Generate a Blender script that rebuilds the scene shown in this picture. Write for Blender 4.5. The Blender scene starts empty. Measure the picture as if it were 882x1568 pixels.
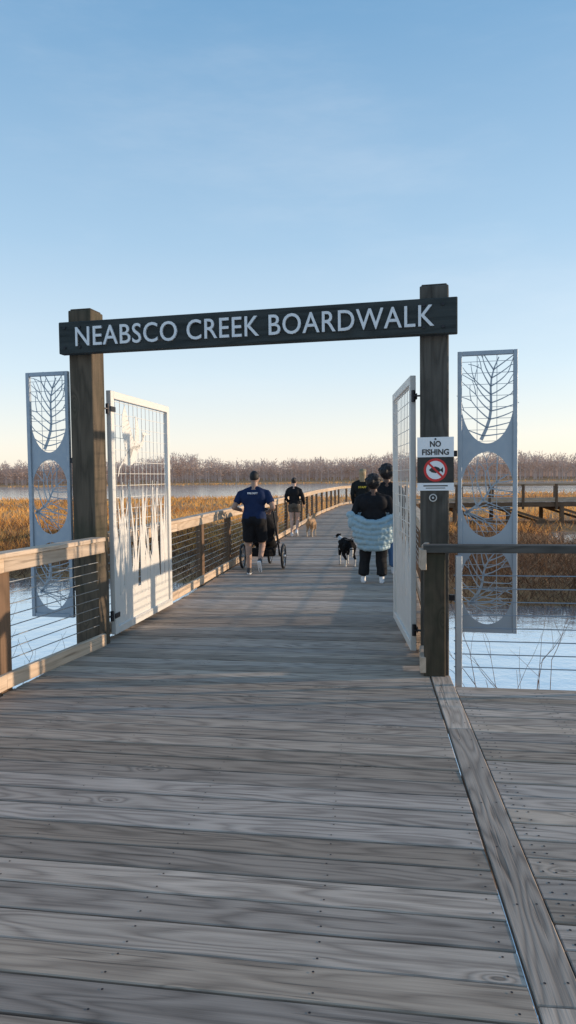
import bpy, bmesh, math, random
import numpy as np
from mathutils import Vector, Matrix
random.seed(7); rng=np.random.default_rng(5)
scn=bpy.context.scene
V=Vector
# ------------------------------------------------------------ node helpers
class NT:
    def __init__(s,name):
        s.m=bpy.data.materials.new(name); s.m.use_nodes=True
        s.t=s.m.node_tree; s.t.nodes.clear()
        s.out=s.t.nodes.new('ShaderNodeOutputMaterial')
        s.p=s.n('ShaderNodeBsdfPrincipled'); s.l(s.p.outputs[0],s.out.inputs[0])
    def n(s,ty,**k):
        nd=s.t.nodes.new(ty)
        for a,b in k.items(): setattr(nd,a,b)
        return nd
    def l(s,a,b): s.t.links.new(a,b)
    def put(s,inp,v):
        if isinstance(v,bpy.types.NodeSocket): s.l(v,inp)
        else: inp.default_value=v
    def math(s,op,a,b=0.0,c=None,clamp=False):
        nd=s.n('ShaderNodeMath',operation=op,use_clamp=clamp)
        s.put(nd.inputs[0],a); s.put(nd.inputs[1],b)
        if c is not None: s.put(nd.inputs[2],c)
        return nd.outputs[0]
    def comb(s,x,y,z):
        nd=s.n('ShaderNodeCombineXYZ'); s.put(nd.inputs[0],x); s.put(nd.inputs[1],y); s.put(nd.inputs[2],z); return nd.outputs[0]
    def noise(s,vec,scale,detail=2,rough=.5,dist=0):
        nd=s.n('ShaderNodeTexNoise'); 
        if vec is not None: s.l(vec,nd.inputs['Vector'])
        nd.inputs['Scale'].default_value=scale; nd.inputs['Detail'].default_value=detail
        nd.inputs['Roughness'].default_value=rough; nd.inputs['Distortion'].default_value=dist
        return nd.outputs['Fac']
    def mix(s,f,a,b,mode='MIX'):
        nd=s.n('ShaderNodeMix',data_type='RGBA',blend_type=mode)
        s.put(nd.inputs[0],f)
        for i,v in ((6,a),(7,b)):
            if isinstance(v,(tuple,list)): nd.inputs[i].default_value=(*v[:3],1)
            else: s.l(v,nd.inputs[i])
        return nd.outputs[2]
    def mapr(s,v,a,b,c,d,smooth=False):
        nd=s.n('ShaderNodeMapRange',interpolation_type='SMOOTHSTEP' if smooth else 'LINEAR')
        s.put(nd.inputs[0],v)
        for i,x in enumerate((a,b,c,d)): nd.inputs[i+1].default_value=x
        return nd.outputs[0]
    def bump(s,h,strength,dist):
        nd=s.n('ShaderNodeBump'); nd.inputs['Strength'].default_value=strength; nd.inputs['Distance'].default_value=dist
        s.l(h,nd.inputs['Height']); s.l(nd.outputs[0],s.p.inputs['Normal'])

def wood(name,light,dark,tone=(.78,1.12),ring=26,rough=.85,stain=None,knot=(.12,.09,.07),bstr=.45,warmv=((1.0,.96,.90),(.97,.99,1.02))):
    t=NT(name)
    uv=t.n('ShaderNodeUVMap',uv_map='UVMap').outputs[0]; R=t.n('ShaderNodeUVMap',uv_map='R').outputs[0]
    s1=t.n('ShaderNodeSeparateXYZ'); t.l(uv,s1.inputs[0]); s2=t.n('ShaderNodeSeparateXYZ'); t.l(R,s2.inputs[0])
    u,v=s1.outputs[0],s1.outputs[1]; r1,r2=s2.outputs[0],s2.outputs[1]
    uo=t.math('MULTIPLY_ADD',r1,37.0,u); vo=t.math('MULTIPLY_ADD',r2,3.0,v)
    vec=t.comb(t.math('MULTIPLY',uo,.9),t.math('MULTIPLY',vo,6.5),t.math('MULTIPLY',r1,9.0))
    N=t.noise(vec,1.0,2,.4)
    vor=t.n('ShaderNodeTexVoronoi',voronoi_dimensions='2D',feature='F1'); vor.inputs['Scale'].default_value=1
    t.l(t.comb(t.math('MULTIPLY',uo,1.5),t.math('MULTIPLY',vo,4.0),0.0),vor.inputs['Vector'])
    sc=t.n('ShaderNodeSeparateColor'); t.l(vor.outputs['Color'],sc.inputs[0])
    keep=t.math('GREATER_THAN',sc.outputs[0],.74)
    kk=t.math('SUBTRACT',1.0,t.math('DIVIDE',vor.outputs['Distance'],t.mapr(sc.outputs[1],0,1,.14,.30)),clamp=True)
    kn=t.math('MULTIPLY',t.math('POWER',kk,2.2),keep)
    ph=t.math('ADD',t.math('MULTIPLY',N,float(ring)*2.6),t.math('MULTIPLY',kn,22.0))
    rings=t.math('MULTIPLY_ADD',t.math('SINE',ph),.5,.5)
    rings=t.math('POWER',rings,.6)
    fine=t.noise(t.comb(t.math('MULTIPLY',uo,3.0),t.math('MULTIPLY',vo,150.0),r2),1.0,3,.6)
    mid=t.noise(t.comb(t.math('MULTIPLY',uo,1.2),t.math('MULTIPLY',vo,32.0),r1),1.0,3,.6)
    crack=t.mapr(mid,.31,.39,0,1,True)
    big=t.noise(t.comb(uo,t.math('MULTIPLY',vo,2.5),r2),1.3,3,.6)
    val=t.math('ADD',t.math('MULTIPLY',rings,.42),t.math('MULTIPLY',t.mapr(fine,.25,.75,0,1),.36))
    val=t.math('ADD',val,t.math('MULTIPLY',t.mapr(big,.3,.7,0,1),.25))
    col=t.mix(val,dark,light)
    col=t.mix(t.math('MULTIPLY_ADD',crack,.5,.5),tuple(x*.35 for x in dark),col)
    col=t.mix(t.mapr(kn,.6,.85,0,.6,True),col,knot)
    if stain: 
        col=t.mix(t.mapr(t.noise(t.comb(t.math('MULTIPLY',u,.7),v,r1),2.2,4,.6),.45,.72,0,.7,True),col,stain)
    tn=t.mapr(r2,0,1,*tone)
    warm=t.mix(r1,*warmv)
    cc=t.n('ShaderNodeCombineColor'); 
    for i in range(3): t.l(tn,cc.inputs[i])
    col=t.mix(1.0,col,cc.outputs[0],'MULTIPLY'); col=t.mix(1.0,col,warm,'MULTIPLY')
    t.l(col,t.p.inputs['Base Color']); t.p.inputs['Roughness'].default_value=rough
    t.p.inputs['Specular IOR Level'].default_value=.2
    h=t.math('ADD',t.math('MULTIPLY',val,.6),t.math('MULTIPLY',crack,.6))
    t.bump(h,bstr,.004)
    return t.m

def plain(name,c,rough=.6,metal=0,var=.15,scale=8,bump=0,bscale=40,spec=.4):
    t=NT(name)
    tc=t.n('ShaderNodeTexCoord').outputs['Object']
    n=t.noise(tc,scale,4,.6)
    col=t.mix(n,tuple(x*(1-var) for x in c),tuple(min(1,x*(1+var)) for x in c))
    t.l(col,t.p.inputs['Base Color'])
    t.l(t.mapr(t.noise(tc,scale*3,3),.3,.7,max(0,rough-.1),min(1,rough+.1)),t.p.inputs['Roughness'])
    t.p.inputs['Metallic'].default_value=metal; t.p.inputs['Specular IOR Level'].default_value=spec
    if bump: t.bump(t.noise(tc,bscale,3),bump,.01)
    return t.m

def rampmat(name,cols,rough=.9,tr=0):
    t=NT(name)
    R=t.n('ShaderNodeUVMap',uv_map='R').outputs[0]; s2=t.n('ShaderNodeSeparateXYZ'); t.l(R,s2.inputs[0])
    rp=t.n('ShaderNodeValToRGB'); e=rp.color_ramp.elements
    e[0].position=cols[0][0]; e[0].color=(*cols[0][1],1); e[1].position=cols[-1][0]; e[1].color=(*cols[-1][1],1)
    for p,c in cols[1:-1]:
        x=e.new(p); x.color=(*c,1)
    t.l(s2.outputs[0],rp.inputs[0])
    t.l(rp.outputs[0],t.p.inputs['Base Color']); t.p.inputs['Roughness'].default_value=rough
    t.p.inputs['Specular IOR Level'].default_value=.1
    if tr:
        tl=t.n('ShaderNodeBsdfTranslucent'); t.l(rp.outputs[0],tl.inputs[0]); ms=t.n('ShaderNodeMixShader'); ms.inputs[0].default_value=tr
        t.l(t.p.outputs[0],ms.inputs[1]); t.l(tl.outputs[0],ms.inputs[2]); t.l(ms.outputs[0],t.out.inputs[0])
    return t.m

# ------------------------------------------------------------ mesh builder
def link(o,parent=None):
    scn.collection.objects.link(o)
    if parent: o.parent=parent
    return o
def empty(name,loc=(0,0,0),rz=0):
    e=bpy.data.objects.new(name,None); e.location=loc; e.rotation_euler=(0,0,rz); e.empty_display_size=.2
    return link(e)
class MB:
    def __init__(s): s.v=[];s.f=[];s.m=[];s.uv=[];s.r=[]
    def face(s,pts,mat=0,axis=None,rnd=None,uo=(0,0)):
        b=len(s.v); pts=[V(p) for p in pts]; s.v+=[tuple(p) for p in pts]; s.f.append(tuple(range(b,b+len(pts)))); s.m.append(mat)
        n=(pts[1]-pts[0]).cross(pts[2]-pts[0])
        if n.length>1e-12: n.normalize()
        a=V(axis).normalized() if axis is not None else V((1,0,0))
        if abs(n.dot(a))>.8:
            a2=a.orthogonal().normalized(); b2=a.cross(a2); s.uv+=[(p.dot(a2)*.2,p.dot(b2)) for p in pts]
        else:
            b2=n.cross(a); s.uv+=[(p.dot(a),p.dot(b2)) for p in pts]
        r=rnd if rnd else (random.random(),random.random())
        s.r+=[r]*len(pts)
    def hexa(s,c,axis,mat=0,rnd=None):
        r=rnd if rnd else (random.random(),random.random())
        for q in ((0,3,2,1),(4,5,6,7),(0,1,5,4),(1,2,6,5),(2,3,7,6),(3,0,4,7)):
            s.face([c[i] for i in q],mat,axis,r)
    def beam(s,p0,p1,w,h,mat=0,up=(0,0,1),rnd=None):
        p0=V(p0);p1=V(p1);a=(p1-p0).normalized();up=V(up)
        if abs(a.dot(up))>.95: up=V((0,1,0))
        sd=a.cross(up).normalized(); u=sd.cross(a)
        c=[]
        for dz in (-.5,.5):
            for (pp,k) in ((p0,-.5),(p0,.5),(p1,.5),(p1,-.5)):
                c.append(pp+sd*w*k+u*h*dz)
        s.hexa(c,a,mat,rnd)
    def tube(s,pts,r,n=6,mat=0,r1=None):
        pts=[V(p) for p in pts]; rr=(random.random(),random.random()); rings=[]
        a=None
        for i,p in enumerate(pts):
            d=(pts[min(i+1,len(pts)-1)]-pts[max(i-1,0)]).normalized()
            if a is None: a=d.orthogonal().normalized()
            else:
                a=(a-d*a.dot(d)); a=a.normalized() if a.length>1e-6 else d.orthogonal().normalized()
            b=d.cross(a); rad=r if r1 is None else r+(r1-r)*i/(len(pts)-1)
            base=len(s.v)
            for k in range(n):
                q=p+(a*math.cos(2*math.pi*k/n)+b*math.sin(2*math.pi*k/n))*rad; s.v.append(tuple(q))
            rings.append(base)
        for i in range(len(rings)-1):
            for k in range(n):
                k2=(k+1)%n
                s.f.append((rings[i]+k,rings[i]+k2,rings[i+1]+k2,rings[i+1]+k)); s.m.append(mat)
                s.uv+=[(i,k),(i,k+1),(i+1,k+1),(i+1,k)]; s.r+=[rr]*4
        for bb,rev in ((rings[0],True),(rings[-1],False)):
            idx=[bb+k for k in range(n)]
            if rev: idx=idx[::-1]
            s.f.append(tuple(idx)); s.m.append(mat); s.uv+=[(0,0)]*n; s.r+=[rr]*n
    def build(s,name,mats,parent=None,bevel=0,smooth=False):
        me=bpy.data.meshes.new(name); me.from_pydata(s.v,[],s.f)
        me.polygons.foreach_set('material_index',s.m)
        for nm,dat in (('UVMap',s.uv),('R',s.r)):
            l=me.uv_layers.new(name=nm); l.data.foreach_set('uv',np.array(dat,dtype=np.float32).ravel())
        for m in mats: me.materials.append(m)
        if smooth: me.polygons.foreach_set('use_smooth',[True]*len(me.polygons))
        o=bpy.data.objects.new(name,me); link(o,parent)
        if bevel:
            w=o.modifiers.new('weld','WELD'); w.merge_threshold=1e-5
            b=o.modifiers.new('bev','BEVEL'); b.width=bevel; b.segments=1; b.limit_method='ANGLE'
        me.update()
        return o
def npmesh(name,verts,nper,R,mat,parent=None):
    me=bpy.data.meshes.new(name); nv=len(verts); nf=nv//nper
    me.vertices.add(nv); me.vertices.foreach_set('co',verts.astype(np.float32).ravel())
    me.loops.add(nv); me.loops.foreach_set('vertex_index',np.arange(nv,dtype=np.int32))
    me.polygons.add(nf); me.polygons.foreach_set('loop_start',np.arange(0,nv,nper,dtype=np.int32))
    me.polygons.foreach_set('loop_total',np.full(nf,nper,dtype=np.int32))
    me.update(calc_edges=True)
    l=me.uv_layers.new(name='R'); l.data.foreach_set('uv',np.repeat(R,nper,axis=0).astype(np.float32).ravel())
    me.materials.append(mat); o=bpy.data.objects.new(name,me); return link(o,parent)
def _h(i,j,s): return np.modf(np.abs(np.sin(i*127.1+j*311.7+s*74.7)*43758.5453))[0]
def vn(x,y,s=0):
    xi=np.floor(x);yi=np.floor(y);xf=x-xi;yf=y-yi;xf=xf*xf*(3-2*xf);yf=yf*yf*(3-2*yf)
    return (_h(xi,yi,s)*(1-xf)+_h(xi+1,yi,s)*xf)*(1-yf)+(_h(xi,yi+1,s)*(1-xf)+_h(xi+1,yi+1,s)*xf)*yf
def fbm(x,y,s=0): return vn(x,y,s)*.5+vn(x*2.1,y*2.1,s+1)*.27+vn(x*4.3,y*4.3,s+2)*.15+vn(x*8.7,y*8.7,s+3)*.08
def ss(a,b,x): t=np.clip((x-a)/(b-a),0,1); return t*t*(3-2*t)

# ------------------------------------------------------------ materials
M_deck=wood('weathered_deck_wood',(.66,.545,.445),(.205,.165,.135),tone=(.60,1.10),ring=24)
M_rail=wood('rail_wood',(.68,.54,.41),(.38,.28,.20),tone=(.85,1.1),ring=14)
M_post=wood('dark_post_wood',(.14,.11,.08),(.045,.037,.028),tone=(.8,1.1),ring=12,stain=(.035,.040,.026))
M_postR=wood('grey_post_wood',(.15,.14,.125),(.055,.050,.045),tone=(.9,1.05),ring=18,stain=(.045,.045,.04))
M_sign=wood('sign_board_wood',(.060,.070,.072),(.024,.030,.031),tone=(.95,1.05),ring=12)
M_brown=wood('brown_post_wood',(.24,.15,.095),(.10,.065,.042),ring=14)
M_metal=plain('painted_gate_metal',(.68,.66,.62),.5,.1,.06,6)
M_metal_shade=plain('shade_tinted_screen_metal',(.34,.39,.44),.45,.25,.06,6)  # same metal as the gates, with its bluish shade put into the colour
M_steel=plain('galvanised_steel',(.42,.44,.46),.4,.7,.1,10)
M_cable=plain('cable_steel',(.30,.31,.32),.4,.8,.1,10)
M_letter=plain('aluminium_letters',(.66,.67,.68),.4,.3,.05,10)
M_dark=plain('dark_iron',(.03,.03,.035),.5,.5)
M_black=plain('black_plastic',(.02,.02,.022),.5)
M_white=plain('sign_white',(.82,.82,.82),.4,0,.03)
M_sblack=plain('sign_black',(.02,.02,.02),.4)
M_red=plain('sign_red',(.62,.03,.03),.4)

# ------------------------------------------------------------ camera
cam=bpy.data.cameras.new('camera'); co=bpy.data.objects.new('camera',cam); link(co)
cam.sensor_fit='VERTICAL'; cam.sensor_height=36; cam.lens=36*1110/1568; cam.clip_end=6000; cam.clip_start=.05
co.matrix_world=Matrix.Translation((0,0,1.6))@Matrix.Rotation(math.radians(90-2.785),4,'X')@Matrix.Rotation(math.radians(-.66),4,'Z')
scn.camera=co

# ------------------------------------------------------------ deck
L=[(-3.20,-1.4),(-1.968,6.34),(-1.44,9.4),(0,20),(1.3,30),(2.9,39.5),(4.0,42.6),(5.6,44.2),(8,45),(60,43.6)]
Rr=[(.283,-1.953),(1.13,5.85),(1.62,8.89),(3.07,19.6),(4.37,29.6),(5.95,38.8),(6.3,40.0),(6.9,41.1),(8.1,41.8),(60,40.4)]
walk=empty('timber_boardwalk')
mb=MB(); scr=MB()
BW=.168;GAP=.009
def lerp(a,b,t): return (a[0]+(b[0]-a[0])*t,a[1]+(b[1]-a[1])*t)
def screw(x,y,z,r=.0045):
    scr.face([(x+r*math.cos(k*math.pi/3),y+r*math.sin(k*math.pi/3),z) for k in range(6)],0)
for i in range(len(L)-1):
    ll=math.dist(L[i],L[i+1]); lr=math.dist(Rr[i],Rr[i+1]); n=max(1,round(max(ll,lr)/BW))
    for k in range(n):
        t0=k/n; t1=(k+1)/n-GAP*random.uniform(.6,1.4)/max(ll,lr)
        a=lerp(L[i],L[i+1],t0); b=lerp(Rr[i],Rr[i+1],t0); c=lerp(Rr[i],Rr[i+1],t1); d=lerp(L[i],L[i+1],t1)
        z0=random.uniform(-.003,.003); z1=z0+random.uniform(-.002,.002); zb=-.038
        ax=V((b[0]-a[0],b[1]-a[1],0)).normalized()
        e=random.uniform(-.03,-.002)
        a=(a[0]+ax.x*e,a[1]+ax.y*e); d=(d[0]+ax.x*e,d[1]+ax.y*e)
        j=random.uniform(-.002,.002)
        mb.hexa([(*a,zb),(*b,zb),(*c,zb),(*d,zb),(a[0],a[1]+j,z0),(b[0],b[1]-j,z0),(c[0],c[1],z1),(d[0],d[1],z1)],ax)
        if L[i][1]<9:
            for f in (.012,.2,.4,.6,.8,.985):
                for g in (.22,.78):
                    p=lerp(lerp(a,b,f),lerp(d,c,f),g+random.uniform(-.05,.05))
                    screw(p[0]+random.uniform(-.008,.008),p[1],max(z0,z1)+.0012)
DIR=V((math.cos(math.radians(9)),-math.sin(math.radians(9)),0)); FW=V((-DIR.y,DIR.x,0))
def borderX(y): return .496+.109*y
def platY(x): return 5.37-.158*(x-1.25)
w2=.140
k=0
while True:
    y0=-2.4+k*(w2+.009); k+=1
    x0=borderX(y0)+.163; A=V((x0,y0,0)); B=A+DIR*3.2; C=B+FW*w2; 
    y1=y0+w2*1.0; D=V((borderX(y1)+.163,y1-.002,0))
    if y1>platY(1.25)-.02: break
    z0=random.uniform(-.003,.003)
    mb.hexa([(A.x,A.y,-.038),(B.x,B.y,-.038),(C.x,C.y,-.038),(D.x,D.y,-.038),(A.x,A.y,z0),(B.x,B.y,z0),(C.x,C.y,z0),(D.x,D.y,z0)],DIR)
    for f in (.04,.09,.55,.6,1.1,1.16,1.7):
        for g in (.25,.75):
            p=A+DIR*f+FW*w2*(g+random.uniform(-.06,.06)); screw(p.x,p.y,z0+.0012,.0055)
ys=[-2.2,.35,2.1,4.5,5.72]
for a,b in zip(ys[:-1],ys[1:]):
    pa=V((borderX(a)+.083,a,-.017)); pb=V((borderX(b)+.083,b-.004,-.017))
    mb.beam(pa,pb,.148,.038)
    for q in np.arange(a+.1,b,.42):
        for dx in (.045,.118): screw(borderX(q)+dx+.008,q,.0035,.005)
mb.beam((1.2,platY(1.2)+.0,-.022),(3.9,platY(3.9)+.0,-.022),.10,.04)
deck=mb.build('deck_boards',[M_deck],walk,bevel=.004)
scr.build('deck_screws',[M_dark],walk)
sb=MB()
def offs(P,Q,o):
    d=(V((*Q,0))-V((*P,0))).normalized(); n=V((-d.y,d.x,0)); return V((*P,0))+n*o,V((*Q,0))+n*o
for poly,sg in ((L,-1),(Rr,1)):
    for i in range(len(poly)-1):
        if poly is Rr and i==0: continue
        p,q=offs(poly[i],poly[i+1],sg*.03)
        sb.beam(p+V((0,0,-.17)),q+V((0,0,-.17)),.05,.25)
        n=max(1,int((q-p).length/2.9))
        for k in range(n):
            c=p.lerp(q,(k+.5)/n); sb.tube([c+V((0,0,-.3)),c+V((0,0,-3))],.13,10)
            if i>6 and k<n-1:
                c2=p.lerp(q,(k+1.5)/n); sb.beam(c+V((0,0,-.4)),c2+V((0,0,-1.4)),.05,.14)
for i in range(len(L)-1):
    ll=math.dist(L[i],L[i+1]); n=max(1,int(ll/2.9))
    for k in range(n):
        a=lerp(L[i],L[i+1],(k+.5)/n); b=lerp(Rr[i],Rr[i+1],(k+.5)/n)
        sb.beam((*a,-.38),(*b,-.38),.12,.2)
sb.beam((1.2,platY(1.2)+.03,-.17),(3.9,platY(3.9)+.03,-.17),.05,.25)
for x in (1.35,3.0): sb.tube([(x,platY(x)-.25,-.3),(x,platY(x)-.25,-3)],.13,10)
sb.build('deck_substructure',[M_brown],walk,bevel=.004)

# ------------------------------------------------------------ railings
def railing(name,poly,side,post_sp=1.9,first=.0,cables=8):
    par=empty(name); cap=MB(); post=MB(); cab=MB()
    pts=[V((*p,0)) for p in poly]
    out=[]
    for i,p in enumerate(pts):
        d=(pts[min(i+1,len(pts)-1)]-pts[max(i-1,0)]).normalized(); n=V((-d.y,d.x,0)); out.append(p+n*(.06*side))
    dist=-first
    for i in range(len(out)-1):
        p,q=out[i],out[i+1]; ln=(q-p).length; d=(q-p)/ln; n=V((-d.y,d.x,0))
        m=max(1,math.ceil(ln/3.8))
        for k in range(m):
            a=p.lerp(q,k/m)+d*.001; b=p.lerp(q,(k+1)/m)-d*.001
            cap.beam(a+V((0,0,1.035)),b+V((0,0,1.035)),.145,.038)
            cap.beam(a+V((0,0,.962))-n*.042*side,b+V((0,0,.962))-n*.042*side,.038,.105)
            cap.beam(a+V((0,0,.085))-n*.035*side,b+V((0,0,.085))-n*.035*side,.045,.115)
        for c in range(cables):
            z=.22+c*.085; cab.tube([p+V((0,0,z))+n*.02*side,q+V((0,0,z))+n*.02*side],.0045,5)
        s0=dist
        kk=math.ceil(max(0,s0)/post_sp-1e-6)
        while kk*post_sp<s0+ln:
            c=p+d*(kk*post_sp-s0)
            post.beam(c+V((0,0,-.42))+n*.028*side,c+V((0,0,1.012))+n*.028*side,.09,.135,up=d)
            kk+=1
        dist+=ln
    cap.build('rails',[M_rail],par,bevel=.005); post.build('posts',[M_brown],par,bevel=.005); cab.build('cables',[M_cable],par)
    return par
GL=V((-1.89,6.93,0)); GR=V((1.257,6.2,0))
railing('cable_railing',[L[0],(-2.12,5.38),(-1.72,6.77)],1,post_sp=1.9,first=1.22)
railing('cable_railing',[(-1.83,7.12),L[2],L[3],L[4],L[5],L[6],L[7],L[8],L[9]],1,post_sp=1.9,first=.0)
railing('cable_railing',[(1.19,6.36),Rr[2],Rr[3],Rr[4],Rr[5],Rr[6],Rr[7],Rr[8],Rr[9]],-1,post_sp=1.9,first=.2)
par=empty('cable_railing'); cap=MB(); post=MB(); cab=MB(); st=MB()
RP=V((1.165,5.77,0))
post.beam(RP+V((0,0,-.4)),RP+V((0,0,.985)),.165,.165,up=FW)
cap.beam((1.07,5.735,1.02),(3.8,5.30,1.02),.14,.06,mat=1)
cap.beam((1.10,5.86,.95),(1.17,6.10,.95),.04,.17); cap.beam((1.06,5.66,.935),(1.075,5.84,.935),.045,.16)
cap.beam((1.06,5.70,.09),(1.13,6.10,.09),.05,.13)
for x in (1.285,2.75): st.beam((x,platY(x)+.09,-.25),(x,platY(x)+.09,.99),.045,.045)
for c in range(8):
    z=.14+c*.1; cab.tube([(1.25,platY(1.25)+.09,z),(3.9,platY(3.9)+.09,z)],.0045,5)
cap.build('rails',[M_rail,M_postR],par,bevel=.005); post.build('post',[M_post],par,bevel=.006); st.build('steel_posts',[M_steel],par,bevel=.003); cab.build('cables',[M_cable],par)

# ------------------------------------------------------------ gateway
U=(GR-GL); SL=U.length; U.normalize(); NN=V((U.y,-U.x,0)); Z=V((0,0,1))
def GP(s,z,n=0): return GL+U*s+Z*z+NN*n
gw=empty('entrance_gateway')
p=MB()
for s,m in ((0,0),(SL,1)):
    c=GP(s,0); 
    p.beam(c+Z*-.6,c+Z*3.17,.235,.235,mat=m,up=NN)
    p.beam(c+Z*3.171,c+Z*3.185,.21,.21,mat=m,up=NN)
p.build('gate_posts',[M_post,M_postR],gw,bevel=.008)
p=MB(); p.beam(GP(-.165,2.90,.165),GP(SL+.19,2.90,.165),.09,.29); p.build('name_board',[M_sign],gw,bevel=.006)
p=MB()
for s in (-.10,.05,SL-.08,SL+.075):
    for z in (2.81,2.99): p.tube([GP(s,z,.208),GP(s,z,.222)],.013,8)
p.build('bolts',[M_dark],gw)
def text_mesh(name,body,w,h,origin,ux,uz,nn,mat,parent,extr=.006,bold=.0,spacing=1.0):
    cu=bpy.data.curves.new(name,'FONT'); cu.body=body; cu.size=1; cu.extrude=.02; cu.offset=bold; cu.space_character=spacing; cu.resolution_u=4
    o=bpy.data.objects.new(name+'_t',cu); link(o); dg=bpy.context.evaluated_depsgraph_get(); me=bpy.data.meshes.new_from_object(o.evaluated_get(dg))
    bpy.data.objects.remove(o)
    co_=np.zeros(len(me.vertices)*3); me.vertices.foreach_get('co',co_); co_=co_.reshape(-1,3)
    mn=co_.min(0);mx=co_.max(0); q=(co_-mn)/(mx-mn)
    P=np.array(origin)[None]+q[:,0:1]*w*np.array(ux)+q[:,1:2]*h*np.array(uz)+q[:,2:3]*extr*np.array(nn)
    me.vertices.foreach_set('co',P.ravel()); me.materials.clear(); me.materials.append(mat); me.update(); me.name=name
    ob=bpy.data.objects.new(name,me); link(ob,parent); return ob
text_mesh('name_letters','NEABSCO CREEK BOARDWALK',3.22,.175,GP(.015,2.815,.212),U,Z,NN,M_letter,gw,extr=.02,bold=.004,spacing=1.06)

ns=empty('no_fishing_sign'); c0=SL+.01; zb=1.47; fn=.119
s=MB()
s.beam(GP(c0-.15,zb+.2235,fn+.003),GP(c0+.15,zb+.2235,fn+.003),.004,.447,mat=0)
def plate(mbx,s0,s1,z0,z1,n,mat): mbx.face([GP(s0,z0,n),GP(s1,z0,n),GP(s1,z1,n),GP(s0,z1,n)],mat)
plate(s,c0-.15,c0+.15,zb+.065,zb+.28,fn+.0065,1)
cz=zb+.172
def disc(mbx,cs,cz,r0,r1,n,mat,N=36):
    for k in range(N):
        a=2*math.pi*k/N;b=2*math.pi*(k+1)/N
        if r0==0: mbx.face([GP(cs,cz,n),GP(cs+r1*math.cos(a),cz+r1*math.sin(a),n),GP(cs+r1*math.cos(b),cz+r1*math.sin(b),n)],mat)
        else: mbx.face([GP(cs+r0*math.cos(a),cz+r0*math.sin(a),n),GP(cs+r1*math.cos(a),cz+r1*math.sin(a),n),GP(cs+r1*math.cos(b),cz+r1*math.sin(b),n),GP(cs+r0*math.cos(b),cz+r0*math.sin(b),n)],mat)
disc(s,c0,cz,0,.097,fn+.008,0); disc(s,c0,cz,.077,.097,fn+.0095,2)
fish=[(-.055,.0),(-.03,.022),(.0,.03),(.028,.02),(.04,.004),(.062,.024),(.062,-.024),(.04,-.006),(.028,-.02),(.0,-.026),(-.03,-.02)]
s.face([GP(c0+a,cz+b,fn+.0095) for a,b in fish],1)
d=.058
s.face([GP(c0-d-.006,cz+d-.006,fn+.011),GP(c0+d-.006,cz-d-.006,fn+.011),GP(c0+d+.006,cz-d+.006,fn+.011),GP(c0-d+.006,cz+d+.006,fn+.011)],2)
plate(s,c0-.1,c0+.1,zb+.035,zb+.045,fn+.0065,1)
plate(s,c0-.08,c0+.08,zb+.018,zb+.024,fn+.0065,1)
s.build('sign_panel',[M_white,M_sblack,M_red],ns)
text_mesh('text_no','NO',.09,.05,GP(c0-.045,zb+.365,fn+.0055),U,Z,NN,M_sblack,ns,.002,.03)
text_mesh('text_fishing','FISHING',.22,.05,GP(c0-.11,zb+.297,fn+.0055),U,Z,NN,M_sblack,ns,.002,.03)
s=MB(); s.tube([GP(c0,zb+.43,fn+.005),GP(c0,zb+.43,fn+.010)],.008,8)
s.tube([GP(c0-.02,zb-.06,fn),GP(c0-.02,zb-.06,fn+.02)],.033,16,mat=1)
s.tube([GP(c0-.02,zb-.06,fn+.02),GP(c0-.02,zb-.06,fn+.024)],.024,16,mat=0); s.tube([GP(c0-.02,zb-.06,fn+.024),GP(c0-.02,zb-.06,fn+.03)],.01,10,mat=1)
s.build('hasp',[M_black,M_steel],ns)

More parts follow.
